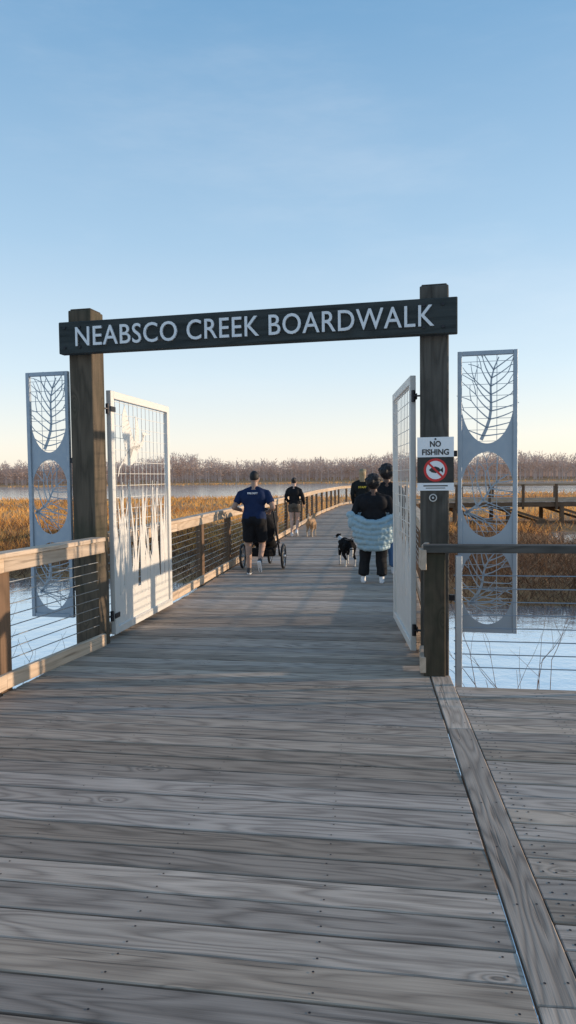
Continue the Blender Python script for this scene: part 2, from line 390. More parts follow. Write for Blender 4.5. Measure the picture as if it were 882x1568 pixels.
# ------------------------------------------------------------ decorative metal screens
def ribbon(mbx,F,pts,w0,w1,n,mat=0,th=.004,prof=None):
    for i in range(len(pts)-1):
        a=V((*pts[i],0));b=V((*pts[i+1],0)); d=(b-a)
        if d.length<1e-5: continue
        d.normalize(); q=V((-d.y,d.x,0)); k0=i/(len(pts)-1);k1=(i+1)/(len(pts)-1)
        if prof: wa,wb=w0*prof(k0)/2,w0*prof(k1)/2
        else: wa=(w0+(w1-w0)*k0)/2; wb=(w0+(w1-w0)*k1)/2
        b2=b+d*.001
        cs=[a-q*wa,b2-q*wb,b2+q*wb,a+q*wa]
        c8=[F(c.x,c.y,n-th/2) for c in cs]+[F(c.x,c.y,n+th/2) for c in cs]
        mbx.hexa(c8,(1,0,0),mat)
def screen(name,s0,W,sd):
    rs=random.Random(sd); par=empty(name)
    F=lambda s,z,n=0: GP(s0+s,z,n)
    z0,z1=.26,2.63; fr=MB(); fb=.036
    fr.beam(F(fb/2,z0),F(fb/2,z1),fb,.04,up=NN); fr.beam(F(W-fb/2,z0),F(W-fb/2,z1),fb,.04,up=NN)
    fr.beam(F(fb+.001,z1-fb/2),F(W-fb-.001,z1-fb/2),.04,fb); fr.beam(F(fb+.001,z0+fb/2),F(W-fb-.001,z0+fb/2),.04,fb)
    fr.build('frame',[M_metal_shade],par,bevel=.003)
    pl=MB(); cx=W/2; rx=W/2-fb+.012
    E=[(2.26,.40),(1.43,.36),(.66,.33)]
    N=28
    def ez(c,r,s,sg):
        k=1-((s-cx)/rx)**2; return c+sg*r*math.sqrt(max(0,k))
    for k in range(N):
        sa=fb+(W-2*fb)*k/N; sb_=fb+(W-2*fb)*(k+1)/N
        for hi,lo in ((E[0],E[1]),(E[1],E[2]),(E[2],None)):
            ta,tb=ez(*hi,sa,-1),ez(*hi,sb_,-1)
            if lo: ba,bb=ez(*lo,sa,1),ez(*lo,sb_,1)
            else: ba=bb=z0+fb
            if ta>ba and tb>bb:
                pl.hexa([F(sa,ba,-.003),F(sb_,bb,-.003),F(sb_,bb,.003),F(sa,ba,.003),F(sa,ta,-.003),F(sb_,tb,-.003),F(sb_,tb,.003),F(sa,ta,.003)],U)
    z=z0+.1
    while z<z1-fb: pl.beam(F(fb,z,-.012),F(W-fb,z,-.012),.004,.004); z+=.095
    for sx in (.33,.66): pl.beam(F(W*sx,z0+fb,-.012),F(W*sx,z1-fb,-.012),.004,.004)
    def inside(q,e,top=False):
        if top and q[1]>e[0]: return q[1]<z1-fb and fb*.8<q[0]<W-fb*.8
        return ((q[0]-cx)/rx)**2+((q[1]-e[0])/e[1])**2<1.0 and fb*.8<q[0]<W-fb*.8
    def grow(q,a,l,w,dep,e,curv,top=False):
        pts=[q]; 
        for i in range(4):
            a+=curv*.25; q=(q[0]+math.cos(a)*l/4,q[1]+math.sin(a)*l/4); pts.append(q)
            if not inside(q,e,top): break
        ribbon(pl,F,pts,w,w*.6,0)
        if dep>0 and inside(pts[-1],e,top):
            for sg in (-1,1):
                grow(pts[-1],a+sg*rs.uniform(.25,.55),l*rs.uniform(.6,.85),w*.65,dep-1,e,sg*rs.uniform(-.5,.5),top)
    def limb(p0,p1,w,e,top,nb,spread):
        P=[]; 
        for i in range(9):
            t=i/8; P.append((p0[0]+(p1[0]-p0[0])*t+.03*math.sin(t*6),p0[1]+(p1[1]-p0[1])*t))
        ribbon(pl,F,P,w,w*.3,0)
        ang=math.atan2(p1[1]-p0[1],p1[0]-p0[0])
        for i in range(nb):
            t=.05+.9*i/nb; q=(p0[0]+(p1[0]-p0[0])*t+.03*math.sin(t*6),p0[1]+(p1[1]-p0[1])*t)
            for sg in (-1,1):
                grow(q,ang+sg*(spread*(1.25-t*.7)+rs.uniform(-.1,.1)),rs.uniform(.15,.24),.0115,1,e,-sg*rs.uniform(.0,.5),top)
    e=E[0]; limb((cx-.05,e[0]-e[1]+.03),(cx+.1,z1-fb-.02),.030,e,True,9,1.15)
    e=E[1]; limb((fb+.02,e[0]-.16),(W-fb-.03,e[0]+.17),.024,e,False,6,1.2); 
    for a in np.linspace(-1.2,.3,6): grow((fb+.03,e[0]-.14),a,.16,.011,1,e,rs.uniform(-.3,.3))
    e=E[2]; limb((fb+.05,e[0]-.17),(cx+.08,e[0]+.29),.028,e,False,7,1.2)
    for a in np.linspace(-.5,.7,5): grow((fb+.06,e[0]-.15),a,.17,.011,1,e,rs.uniform(-.3,.3))
    pl.build('cut_out_panel',[M_metal_shade],par)
    br=MB(); 
    for zz in (.55,1.78):
        if s0>0: br.beam(GP(SL+.118,zz),F(-.002,zz),.03,.05)
        else: br.beam(F(W+.002,zz),GP(-.118,zz),.03,.05)
    br.build('brackets',[M_dark],par)
screen('decorative_metal_screen',SL+.19,.485,3)
screen('decorative_metal_screen',-.645,.45,11)

# ------------------------------------------------------------ gate leaves
def leaf(name,h,far,sd,bird,hingepost):
    rs=random.Random(sd); par=empty(name); h=V((*h,0));far=V((*far,0)); W=(far-h).length; D=(far-h)/W; Nn=V((D.y,-D.x,0))
    F=lambda s,z,n=0: h+D*s+Z*z+Nn*n
    z0,z1=.06,2.46; fb=.075; fr=MB()
    fr.beam(F(fb/2,z0),F(fb/2,z1),fb,.05,up=Nn); fr.beam(F(W-fb/2,z0),F(W-fb/2,z1),fb,.05,up=Nn)
    fr.beam(F(fb+.001,z1-fb/2),F(W-fb-.001,z1-fb/2),.05,fb); fr.beam(F(fb+.001,z0+fb/2),F(W-fb-.001,z0+fb/2),.05,fb)
    fr.build('frame',[M_metal],par,bevel=.004)
    pl=MB()
    x=fb+.1
    while x<W-fb: pl.beam(F(x,1.0,-.01),F(x,z1-fb,-.01),.005,.005,up=Nn); x+=.12
    z=1.05
    while z<z1-fb: pl.beam(F(fb,z,-.01),F(W-fb,z,-.01),.005,.005); z+=.12
    pl.hexa([F(fb,z0+fb,-.002),F(W-fb,z0+fb,-.002),F(W-fb,z0+fb,.002),F(fb,z0+fb,.002),F(fb,.42,-.002),F(W-fb,.48,-.002),F(W-fb,.48,.002),F(fb,.42,.002)],D)
    for k in range(64):
        x=fb+.02+(W-2*fb-.04)*rs.random(); hh=rs.uniform(.35,1.2); ln=rs.uniform(-.26,.26); pts=[]
        for i in range(11):
            t=i/10; xx=x+ln*t*t; xx=min(max(xx,fb),W-fb); pts.append((xx,.35+hh*t))
        ribbon(pl,F,pts,rs.uniform(.04,.085),.004,rs.uniform(-.003,.003),prof=lambda t:(.75+.7*t if t<.4 else 1.03)*(1-max(0,t-.3)/.7)**.8+.04)
    for k in range(5):
        x=fb+.1+(W-2*fb-.2)*(k+rs.random()*.6)/5; hh=rs.uniform(1.05,1.25); 
        ribbon(pl,F,[(x,.35),(x+.02,.35+hh)],.010,.008,0)
        ribbon(pl,F,[(x+.017,.35+hh-.28),(x+.018,.35+hh-.26),(x+.019,.35+hh-.1),(x+.02,.35+hh-.08)],.03,.03,0.001)
    if bird:
        def st(pts,w,pf): 
            ribbon(pl,F,[(fb+.22+a*1.2,1.83+b*.95) for a,b in pts],w*1.15,w,.004,prof=pf,th=.003)
        cur=lambda P0,P1,P2,n=10:[((1-t)**2*P0[0]+2*t*(1-t)*P1[0]+t*t*P2[0],(1-t)**2*P0[1]+2*t*(1-t)*P1[1]+t*t*P2[1]) for t in [i/n for i in range(n+1)]]
        st(cur((.02,-.06),(.22,-.02),(.42,.14)),.15,lambda t:.10+.95*math.sin(math.pi*min(1,t*1.05))**1.1)
        st(cur((.38,.12),(.52,.14),(.50,.26)),.06,lambda t:1-.4*t)
        st(cur((.49,.25),(.55,.29),(.70,.27)),.06,lambda t:max(.10,1-1.3*t))
        st(cur((.24,.06),(.05,.26),(.08,.54)),.24,lambda t:(.75+.4*t)*(1-t**2.5)+.03)
        st(cur((.30,.08),(.40,.28),(.32,.46)),.12,lambda t:(.75+.4*t)*(1-t**2.5)+.03)
        st([(.05,-.04),(-.06,-.13),(-.09,-.22)],.025,lambda t:1-.5*t)
    pl.build('reed_cut_out_panel',[M_metal],par)
    hg=MB()
    for zz in (.25,2.28):
        hg.tube([F(-.03,zz-.05),F(-.03,zz+.05)],.018,10); hg.beam(F(-.03,zz),V((hingepost[0],hingepost[1],zz)),.04,.012,up=Z); hg.beam(F(-.02,zz,.03),F(.09,zz,.03),.01,.05)
    hg.beam(F(W+.002,.3),F(W+.03,.3),.04,.1)
    hg.build('hinges',[M_dark],par,bevel=.002)
leaf('metal_gate',(-1.735,7.1),(-1.445,8.80),2,True,(-1.80,6.97))
leaf('metal_gate',(1.09,6.30),(1.155,7.80),5,False,(1.15,6.25))

# ------------------------------------------------------------ terrain, water
def land(x,y):
    D=18-3.4*np.tanh(x/5)+5*(fbm(x/9,y/9,3)-.5)
    return ss(D-1.5,D+2,y)
def wband(x,y):
    y2=y+40*(fbm(x/70,y/70,8)-.5); return ss(105,125,y2)*(1-ss(290,310,y2))
def terr(x,y):
    l=land(x,y); wb=wband(x,y)
    z=-2.2+.95*l-.9*l*wb+.5*(fbm(x/5,y/5,5)-.5)*l
    pond=ss(.56,.66,fbm(x/22+3,y/14,9))*(x>6)*(y<110)*ss(28,34,y); z=z-.5*pond*l
    return z+ss(360,560,y)*5
def grid(name,mat,zf):
    rs=np.concatenate([[0],np.geomspace(3,4000,150)]); an=np.linspace(0,2*np.pi,361)[:-1]
    Rg,A=np.meshgrid(rs,an,indexing='ij'); x=Rg*np.sin(A);y=Rg*np.cos(A); z=zf(x,y)
    vs=np.stack([x,y,z],-1).reshape(-1,3); n=len(an); f=[]
    for i in range(len(rs)-1):
        for j in range(n): f.append((i*n+j,(i+1)*n+j,(i+1)*n+(j+1)%n,i*n+(j+1)%n)[::-1])
    me=bpy.data.meshes.new(name); me.from_pydata(vs.tolist(),[],f); me.materials.append(mat)
    me.polygons.foreach_set('use_smooth',[True]*len(f)); o=bpy.data.objects.new(name,me); return link(o)
t=NT('marsh_soil'); tc=t.n('ShaderNodeTexCoord').outputs['Object']
c=t.mix(t.noise(tc,.12,5,.65),(.26,.13,.055),(.72,.40,.16)); c=t.mix(t.mapr(t.noise(tc,2.2,5,.7),.35,.65,0,.5),c,(.16,.09,.05))
t.l(c,t.p.inputs['Base Color']); t.p.inputs['Roughness'].default_value=.95; t.bump(t.noise(tc,6,5,.7),.6,.1)
grid('marsh_ground',t.m,terr)
t=NT('water_surface'); tc=t.n('ShaderNodeTexCoord').outputs['Object']
t.p.inputs['Base Color'].default_value=(.84,.87,.90,1); t.p.inputs['Metallic'].default_value=.8; t.p.inputs['Roughness'].default_value=.09
t.bump(t.noise(tc,1.6,4,.6),.22,.08)
grid('water',t.m,lambda x,y:np.full_like(x,-1.5))

def blades(name,N,r0,r1,hh,wid,mat,seed,lean=.35,angr=(-58,58),ok=None,thr=.36):
    g=np.random.default_rng(seed)
    r=np.exp(g.uniform(np.log(r0),np.log(r1),N)); a=np.radians(g.uniform(*angr,N))
    x=r*np.sin(a);y=r*np.cos(a); dens=fbm(x/3.5,y/3.5,21)
    k=(terr(x,y)>-1.54)&(dens+g.uniform(-.2,.2,N)>thr)
    Lx=np.interp(y,[p[1] for p in L[:8]],[p[0] for p in L[:8]]); Rx=np.interp(y,[p[1] for p in Rr[:8]],[p[0] for p in Rr[:8]])
    k&=~((y<46)&(x>Lx-.3)&(x<Rx+.3)); k&=~((x>4)&(y>40)&(y<45.5))
    if ok is not None: k&=ok(x,y)
    x=x[k];y=y[k];r=r[k];n=len(x); z=np.maximum(terr(x,y),-1.52)-.03
    ph=g.uniform(0,2*np.pi,n); H=g.uniform(*hh,n)*(.6+.8*fbm(x/5,y/5,33)); w=g.uniform(*wid,n)*np.maximum(1,r/22)**.9
    lx=g.normal(0,lean,n)*H; ly=g.normal(0,lean,n)*H
    b=np.stack([x,y,z],-1); o=np.stack([np.cos(ph)*w/2,np.sin(ph)*w/2,np.zeros(n)],-1); tip=b+np.stack([lx,ly,H],-1)
    vs=np.stack([b-o,b+o,tip],1).reshape(-1,3)
    R1=np.clip(fbm(x/7,y/7,44)*1.1-.05+g.normal(0,.16,n),0,1)
    npmesh(name,vs,3,np.stack([R1,g.random(n)],-1),mat)
M_reed=rampmat('dry_reeds',[(0,(.30,.13,.05)),(.3,(.72,.32,.085)),(.55,(.95,.50,.15)),(1,(.92,.62,.28))],tr=.35)
M_brush=rampmat('brush_twigs',[(0,(.06,.035,.025)),(.5,(.19,.105,.062)),(1,(.46,.28,.15))])
blades('marsh_reeds',150000,19,330,(.3,.6),(.02,.045),M_reed,1,.6,ok=lambda x,y:((y>27)|(x<-9))&(wband(x,y)<.3)&~((x>4)&(y<34)))
blades('marsh_brush',120000,13,45,(.25,.7),(.012,.03),M_brush,2,1.0,ok=lambda x,y:(y<40),thr=.28)
g=np.random.default_rng(9); vs=[];Rv=[]
NTR=1500
for k in range(NTR):
    a=math.radians(g.uniform(-50,50)); r=g.uniform(385,450); cx,cy=r*math.sin(a),r*math.cos(a); zb=float(terr(np.array(cx),np.array(cy)))
    H=g.uniform(10,15.5)*(.78+.45*float(vn(np.array(a*14),np.array(0.),2)))*(1 if g.random()<.93 else 1.1); tone=g.uniform(-.15,.15)
    m=90
    ph=g.uniform(0,2*np.pi,m); ct=g.uniform(-1,1,m); rr=g.random(m)**.45; st_=np.sqrt(1-ct**2)
    W_=H*g.uniform(.2,.3); b=np.stack([cx+np.cos(ph)*st_*rr*W_,cy+np.sin(ph)*st_*rr*W_,zb+H*(.58+.36*ct*rr)],-1)
    dr=np.stack([np.cos(ph)*st_+g.normal(0,.6,m),np.sin(ph)*st_+g.normal(0,.6,m),.55+ct*.5+g.normal(0,.4,m)],-1); dr/=np.linalg.norm(dr,axis=1)[:,None]
    tp=b+dr*(H*g.uniform(.07,.15,m))[:,None]
    w=g.uniform(.15,.45,m); o=np.stack([w/2,np.zeros(m),w*g.uniform(-.5,.5,m)],-1); hh_=np.clip((b[:,2]-zb)/H,0,1)
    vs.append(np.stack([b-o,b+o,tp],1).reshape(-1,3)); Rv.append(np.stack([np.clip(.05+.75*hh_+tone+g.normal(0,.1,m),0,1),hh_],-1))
    w=.25;vs.append(np.array([[cx-w,cy,zb],[cx+w,cy,zb],[cx,cy,zb+H*.95]])); Rv.append(np.array([[.8+tone,0]]))
M_tree=rampmat('hazy_bare_woodland',[(0,(.42,.28,.20)),(.4,(.58,.42,.34)),(1,(.74,.61,.56))],tr=.3)  # distance haze mixed into these pale colours
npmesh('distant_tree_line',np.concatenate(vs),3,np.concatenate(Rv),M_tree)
mbx=MB(); prev=None
for k in range(400):
    a=math.radians(-58+116*k/399); r=452; h=5+5*float(fbm(np.array(a*40),np.array(1.),4))
    cur=(V((r*math.sin(a),r*math.cos(a),-1)),V((r*math.sin(a),r*math.cos(a),h)))
    if prev: mbx.face([prev[0],cur[0],cur[1],prev[1]],0,rnd=(random.uniform(.3,.6),0))
    prev=cur
mbx.build('distant_hill',[M_tree])

def shrub(name,c,H,n,seed,mat):
    rs=random.Random(seed); m=MB()
    def gr(p,d,l,r,dep):
        pts=[p]; 
        for i in range(4):
            d=(d+V((rs.uniform(-.15,.15),rs.uniform(-.15,.15),rs.uniform(-.03,.1)))).normalized(); p=p+d*l/4; pts.append(p)
            if dep>0 and rs.random()<.7: gr(p,(d+V((rs.uniform(-1,1),rs.uniform(-.5,.5),rs.uniform(-.1,.5)))).normalized(),l*rs.uniform(.35,.65),r*.6,dep-1)
        m.tube(pts,r,5,r1=r*.5)
    for k in range(n): gr(V(c)+V((rs.uniform(-.25,.25),rs.uniform(-.2,.2),0)),V((rs.uniform(-.5,.6),rs.uniform(-.2,.2),1)).normalized(),H*rs.uniform(.6,1),.006,2)
    m.build(name,[mat])
M_twig=plain('twig_bark',(.16,.11,.085),.9)
shrub('bare_shrub',(2.35,7.2,-1.6),1.5,6,4,M_twig)
shrub('bare_shrub',(-2.9,7.6,-1.6),1.2,4,6,M_twig)

# ------------------------------------------------------------ figures
def ringmesh(bm,p0,p1,ra,rb):
    p0=V(p0);p1=V(p1);d=(p1-p0).normalized(); a=V((1,0,0))-d*d.x
    if a.length<.3: a=V((0,1,0))-d*d.y
    a.normalize(); b=d.cross(a); n=20; A=[];B=[]
    for k in range(n):
        c,s=math.cos(2*math.pi*k/n),math.sin(2*math.pi*k/n)
        A.append(bm.verts.new(p0+a*ra[0]*c+b*ra[1]*s)); B.append(bm.verts.new(p1+a*rb[0]*c+b*rb[1]*s))
    for k in range(n): bm.faces.new((A[k],A[(k+1)%n],B[(k+1)%n],B[k]))
    bm.faces.new(A[::-1]); bm.faces.new(B)
def tup(r): return r if isinstance(r,tuple) else (r,r)
def sculpt(name,parts,mats,parent,voxel=.011,smooth=3,folds=0.0):
    bm=bmesh.new()
    for p in parts:
        if p[0]=='e':
            M=Matrix.Translation(p[1])@(p[4] if len(p)>4 else Matrix.Identity(4))@Matrix.Diagonal((*p[2],1))
            bmesh.ops.create_icosphere(bm,subdivisions=2 if max(p[2])<.08 else 3,radius=1,matrix=M)
        else:
            ringmesh(bm,p[1],p[2],tup(p[3]),tup(p[4]))
            if p[0]=='c':
                for q,r in ((p[1],p[3]),(p[2],p[4])): bmesh.ops.create_icosphere(bm,subdivisions=2,radius=r*1.0,matrix=Matrix.Translation(q))
    me=bpy.data.meshes.new('t'); bm.to_mesh(me); bm.free(); o=bpy.data.objects.new('t',me); link(o)
    r=o.modifiers.new('r','REMESH'); r.mode='VOXEL'; r.voxel_size=voxel; r.use_smooth_shade=True
    if smooth:
        s=o.modifiers.new('s','SMOOTH'); s.factor=.5; s.iterations=smooth
    dg=bpy.context.evaluated_depsgraph_get(); m2=bpy.data.meshes.new_from_object(o.evaluated_get(dg)); bpy.data.objects.remove(o)
    m2.name=name; nf=len(m2.polygons); C=np.zeros(nf*3); m2.polygons.foreach_get('center',C); C=C.reshape(-1,3)
    best=np.full(nf,1e9); idx=np.zeros(nf,dtype=np.int32)
    for p in parts:
        if p[0]=='e':
            q=C-np.array(p[1]); 
            if len(p)>4: q=q@np.array(p[4].to_3x3())
            rr=np.array(p[2]); dd=(np.linalg.norm(q/rr,axis=1)-1)*rr.min(); mt=p[3]
        else:
            a=np.array(p[1],float);b=np.array(p[2],float); ab=b-a; ln=np.linalg.norm(ab); d=ab/ln; t_=(C-a)@d; tc_=np.clip(t_,0,ln)
            ra=np.array(tup(p[3]));rb=np.array(tup(p[4])); ax=np.array([1,0,0])-d*d[0]
            if np.linalg.norm(ax)<.3: ax=np.array([0,1,0])-d*d[1]
            ax/=np.linalg.norm(ax); bx=np.cross(d,ax); q=C-(a+tc_[:,None]*d); rad=ra+(rb-ra)*(tc_/ln)[:,None]
            qa=(q@ax)/rad[:,0];qb=(q@bx)/rad[:,1]
            if p[0]=='c': dd=np.linalg.norm(q,axis=1)-rad[:,0]
            else: dd=(np.hypot(qa,qb)-1)*rad.min(1)+np.maximum(0,np.maximum(-t_,t_-ln))*2
            mt=p[5]
        k=dd<best; best[k]=dd[k]; idx[k]=mt
    for m in mats: m2.materials.append(m)
    while len(m2.materials)>len(mats): m2.materials.pop(index=0)
    m2.polygons.foreach_set('material_index',idx); m2.polygons.foreach_set('use_smooth',[True]*nf)
    if folds:
        nv=len(m2.vertices); cl=np.zeros(nv,bool); lv=np.zeros(len(m2.loops),dtype=np.int32); m2.loops.foreach_get('vertex_index',lv)
        lt=np.zeros(nf,dtype=np.int32); m2.polygons.foreach_get('loop_total',lt); li=np.repeat(idx,lt); cl[lv[(li==1)|(li==2)|(li==6)]]=True
        Q=np.zeros(nv*3); m2.vertices.foreach_get('co',Q); Q=Q.reshape(-1,3); Nv=np.zeros(nv*3,dtype=np.float32); m2.vertex_normals.foreach_get('vector',Nv); Nv=Nv.reshape(-1,3)
        o_=random.random()*50
        d_=(vn(Q[:,0]*11+Q[:,1]*9+o_,Q[:,2]*8+Q[:,0]*5,3)-.5)*1.6+(vn(Q[:,0]*23-Q[:,2]*9+o_,Q[:,2]*17+Q[:,1]*14,5)-.5)*.9
        Q+=Nv*(d_*cl*folds)[:,None]; m2.vertices.foreach_set('co',Q.ravel())
    m2.update()
    o=bpy.data.objects.new(name,m2); return link(o,parent)
def hand(parent,w,d,pn,side,curl,skin,nm):
    w=V(w);y=V(d).normalized();z=(V(pn)-y*V(pn).dot(y)).normalized();x=y.cross(z)
    M=Matrix((x,y,z)).transposed().to_4x4(); P=[('e',w+y*.045,(.038,.052,.017),0,M),('c',w-y*.02,w+y*.02,.024,.026,0)]
    for i,(o,l) in enumerate(((-.029,.062),(-.010,.075),(.010,.070),(.028,.055))):
        b=w+y*.082+x*o; d1=(y*math.cos(curl*.6)+z*math.sin(curl*.6)); k=b+d1*l*.45; d2=(y*math.cos(curl*1.5)+z*math.sin(curl*1.5)); k2=k+d2*l*.33
        d3=(y*math.cos(curl*2.3)+z*math.sin(curl*2.3)); k3=k2+d3*l*.28
        P+=[('c',b,k,.0088,.0082,0),('c',k,k2,.0082,.0076,0),('c',k2,k3,.0076,.0068,0)]
    b=w+y*.025+x*side*.028; k=b+(x*side*.7+y*.7+z*.3).normalized()*.04; P+=[('c',b,k,.013,.0105,0),('c',k,k+(y*.8+z*.6).normalized()*.03,.0105,.0085,0)]
    return sculpt(nm,P,[skin],parent,.0042,1)
def shoe(P,ank,fd,mu,ms):
    a=V(ank);f=V(fd).normalized();
    up=(Z-f*f.z).normalized() if abs(f.z)<.98 else V((0,1,0))
    P+=[('c',a,a-up*.03,.042,.042,mu),('c',a+f*-.02-up*.045,a+f*.10-up*.055,.040,.033,mu),('c',a+f*.09-up*.058,a+f*.16-up*.062,.034,.026,mu)]
    s=f.cross(up)
    for k in (-.014,.014): P+=[('c',a-f*.045-up*.075+s*k,a+f*.165-up*.075+s*k,.019,.017,ms)]
def head(P,c,skin,hair,style='short'):
    c=V(c)
    P+=[('e',c,(.074,.092,.112),skin),('e',c+V((0,.035,-.055)),(.055,.058,.058),skin),('c',c+V((0,.088,.0)),c+V((0,.108,-.028)),.010,.014,skin),
        ('e',c+V((.076,.0,-.01)),(.012,.02,.032),skin),('e',c+V((-.076,.0,-.01)),(.012,.02,.032),skin)]
    if style=='short': P+=[('e',c+V((0,-.018,.03)),(.080,.092,.098),hair)]
    if style=='curly':
        rs=random.Random(3)
        for i in range(40):
            a=rs.uniform(0,6.28);b=rs.uniform(-.5,1.5); P+=[('e',c+V((math.cos(a)*.105*math.cos(b),-.035+math.sin(a)*.095*math.cos(b),.03+.10*math.sin(b))),(.04,.04,.037),hair)]
        P+=[('e',c+V((0,-.035,.02)),(.115,.105,.12),hair)]
    if style=='bun': P+=[('e',c+V((0,-.02,.025)),(.082,.092,.1),hair),('e',c+V((0,-.10,.07)),(.04,.04,.04),hair)]
    if style=='long': P+=[('e',c+V((0,-.025,.02)),(.085,.092,.105),hair),('k',c+V((0,-.045,.0)),c+V((0,-.075,-.2)),(.085,.05),(.07,.035),hair)]
def facebits(parent,c,k=1):
    m=MB(); c=V(c)
    for sx in (-.03,.03): m.tube([c+V((sx,.078,.005)),c+V((sx,.091,.005))],.009,8,mat=0); m.tube([c+V((sx,.085,.005)),c+V((sx,.0925,.005))],.0045,8,mat=1)
    m.tube([c+V((-.022,.084,-.062)),c+V((0,.094,-.064)),c+V((.022,.084,-.062))],.004,6,mat=2)
    m.build('eyes_and_mouth',[M_white,M_sblack,M_lip],parent)
def cloth(name,c,b=.5): return plain(name,c,.85,0,.25,5,b,9,.15)
M_lip=plain('lips',(.35,.13,.11),.5)
SK1=plain('skin_light',(.56,.36,.28),.5,0,.06); SK2=plain('skin_tan',(.36,.22,.16),.5,0,.06); SK3=plain('skin_dark',(.12,.065,.045),.5,0,.06)
HB=plain('hair_black',(.012,.010,.010),.6,0,.3,30,.6,60); HBr=plain('hair_blonde',(.35,.25,.14),.6,0,.3,30,.6,60)
NAVY=cloth('navy_tshirt',(.014,.026,.07)); BLK=cloth('black_fabric',(.014,.014,.016)); BLK2=cloth('charcoal_fabric',(.02,.02,.022)); JEAN=cloth('denim',(.08,.16,.30))
WS=plain('white_shoe',(.75,.75,.76),.6); GS=plain('dark_shoe',(.05,.05,.055),.6); PUF=plain('light_blue_puffer',(.30,.42,.47),.45,0,.12,4,.5,18); KH=cloth('dark_khaki_shorts',(.10,.085,.07)); VEST=cloth('black_vest',(.015,.016,.016)); CAP=cloth('olive_cap',(.24,.21,.14)); YEL=plain('yellow_print',(.7,.5,.05),.6)
def body(name,loc,rz,H,mats,legs,arms,top='tee',bottom='shorts',hair='short',build=1.0,lean=0,extra=None,handcurl=.5):
    par=empty(name,(loc[0],loc[1],0),rz); k=H/1.72; par.scale=(k,k,k)
    lv=lambda z:V((0,math.tan(lean)*(z-.93),0))
    b=build; P=[]
    hc=V((0,.025,1.60))+lv(1.6)
    P+=[('c',V((0,-.01,1.40))+lv(1.4),V((0,.01,1.54))+lv(1.54),.06*b**.5,.052,0)]; head(P,hc,0,3,hair)
    tm=1
    P+=[('e',V((0,0,1.24))+lv(1.24),(.168*b,.115*b,.19),tm)]
    for s in (-1,1):
        P+=[('c',V((s*.03,-.015,1.425))+lv(1.42),V((s*.165*b,-.005,1.355))+lv(1.355),.050,.058,tm),
            ('e',V((s*.085*b,-.02,1.27))+lv(1.27),(.10*b,.105*b,.15),tm),('e',V((s*.075*b,.0,.97)),(.095*b,.125*b,.13),tm)]
    P+=[('k',V((0,0,.90))+lv(.9),V((0,0,1.20))+lv(1.20),(.158*b,.125*b),(.150*b,.112*b),tm),
        ('e',V((0,-.01,.93)),(.160*b,.122*b,.12),2)]
    for s in (-1,1): P+=[('e',V((s*.075*b,-.055,.90)),(.085*b,.085*b,.095),2)]
    for (hip,kn,an,fd) in legs:
        hip=V(hip);kn=V(kn);an=V(an)
        lm=2 if bottom=='pants' else 0
        P+=[('c',hip,kn,.088*b,.056*b**.5,lm),('c',kn,an,.054*b**.5,.036,lm),('c',kn.lerp(an,.15)-V((0,.012,0)),kn.lerp(an,.5)-V((0,.012,0)),.052,.044,lm)]
        if bottom=='shorts': P+=[('k',hip+V((0,0,.02)),hip.lerp(kn,.84),.100*b,.080*b,2)]
        if bottom=='short_shorts': P+=[('k',hip+V((0,0,.02)),hip.lerp(kn,.42),.105*b,.095*b,2)]
        if bottom=='pants': P+=[('k',hip,kn,.094*b,.074*b,2),('k',kn-V((0,0,-.02)),kn.lerp(an,.90),.074*b,.064*b,2)]
        shoe(P,an,fd,4,5)
    hands=[]
    for s,(el,wr,hd,pn) in zip((-1,1),arms):
        sh=V((s*.180*b,-.005,1.345))+lv(1.34); el=V(el);wr=V(wr)
        lm=0 if top=='tee' else 1
        P+=[('c',sh,el,.050*b**.5,.041,lm),('c',el,wr,.041,.027,lm)]
        if top=='tee': P+=[('e',sh,(.060,.062,.062),1),('k',sh,sh.lerp(el,.66),.060*b**.5,.062*b**.5,1)]
        else: P+=[('c',sh,el,.062,.054,1),('k',el,el.lerp(wr,.95),.053,.04,1)]
        hands.append((wr,hd,pn,s))
    if extra: P+=extra
    sculpt('body',P,mats,par,folds=.0085)
    for wr,hd,pn,s in hands: hand(par,wr,hd,pn,s,handcurl,mats[0],'hand')
    facebits(par,hc)
    return par
def leg(s,kn,an,fd=(0,1,0)): return ((s*.088,0,.90),kn,an,fd)
RZ=math.radians(-8)
body('man_with_stroller',(-.555,11.85),RZ,1.70,[SK2,NAVY,BLK,HB,GS,WS],
  [leg(-1,(-.11,.06,.49),(-.095,.0,.093)),leg(1,(.11,.14,.50),(.12,-.18,.25),(0,.55,-.8))],
  [((-.33,-.06,1.12),(-.20,.24,1.04),(.2,1,-.05),(.0,0,-1)),((.33,-.06,1.12),(.20,.24,1.04),(-.2,1,-.05),(0,0,-1))],
  top='tee',bottom='shorts',hair='short',build=1.2,lean=.08,handcurl=1.0)
pr=bpy.data.objects['man_with_stroller']
text_mesh('shirt_print','FIRE DEPT',.17,.030,(-.085,-.118,1.34),(1,0,0),(0,.05,1),(0,-1,0),M_white,pr,.006,.02)
stl=empty('baby_stroller',(-.50,12.2,0),RZ)
m=MB()
def wheel(m,c,r,n=24,tw=.022):
    c=V(c); ring=[c+V((0,math.cos(a)*r,math.sin(a)*r)) for a in np.linspace(0,2*math.pi,n+1)]
    m.tube(ring,tw,8,mat=0); ring=[c+V((0,math.cos(a)*(r-.025),math.sin(a)*(r-.025))) for a in np.linspace(0,2*math.pi,n+1)]; m.tube(ring,.008,6,mat=1)
    for a in np.linspace(0,2*math.pi,13)[:-1]: m.tube([c,c+V((0,math.cos(a)*(r-.02),math.sin(a)*(r-.02)))],.003,4,mat=1)
    m.tube([c-V((.04,0,0)),c+V((.04,0,0))],.025,10,mat=1)
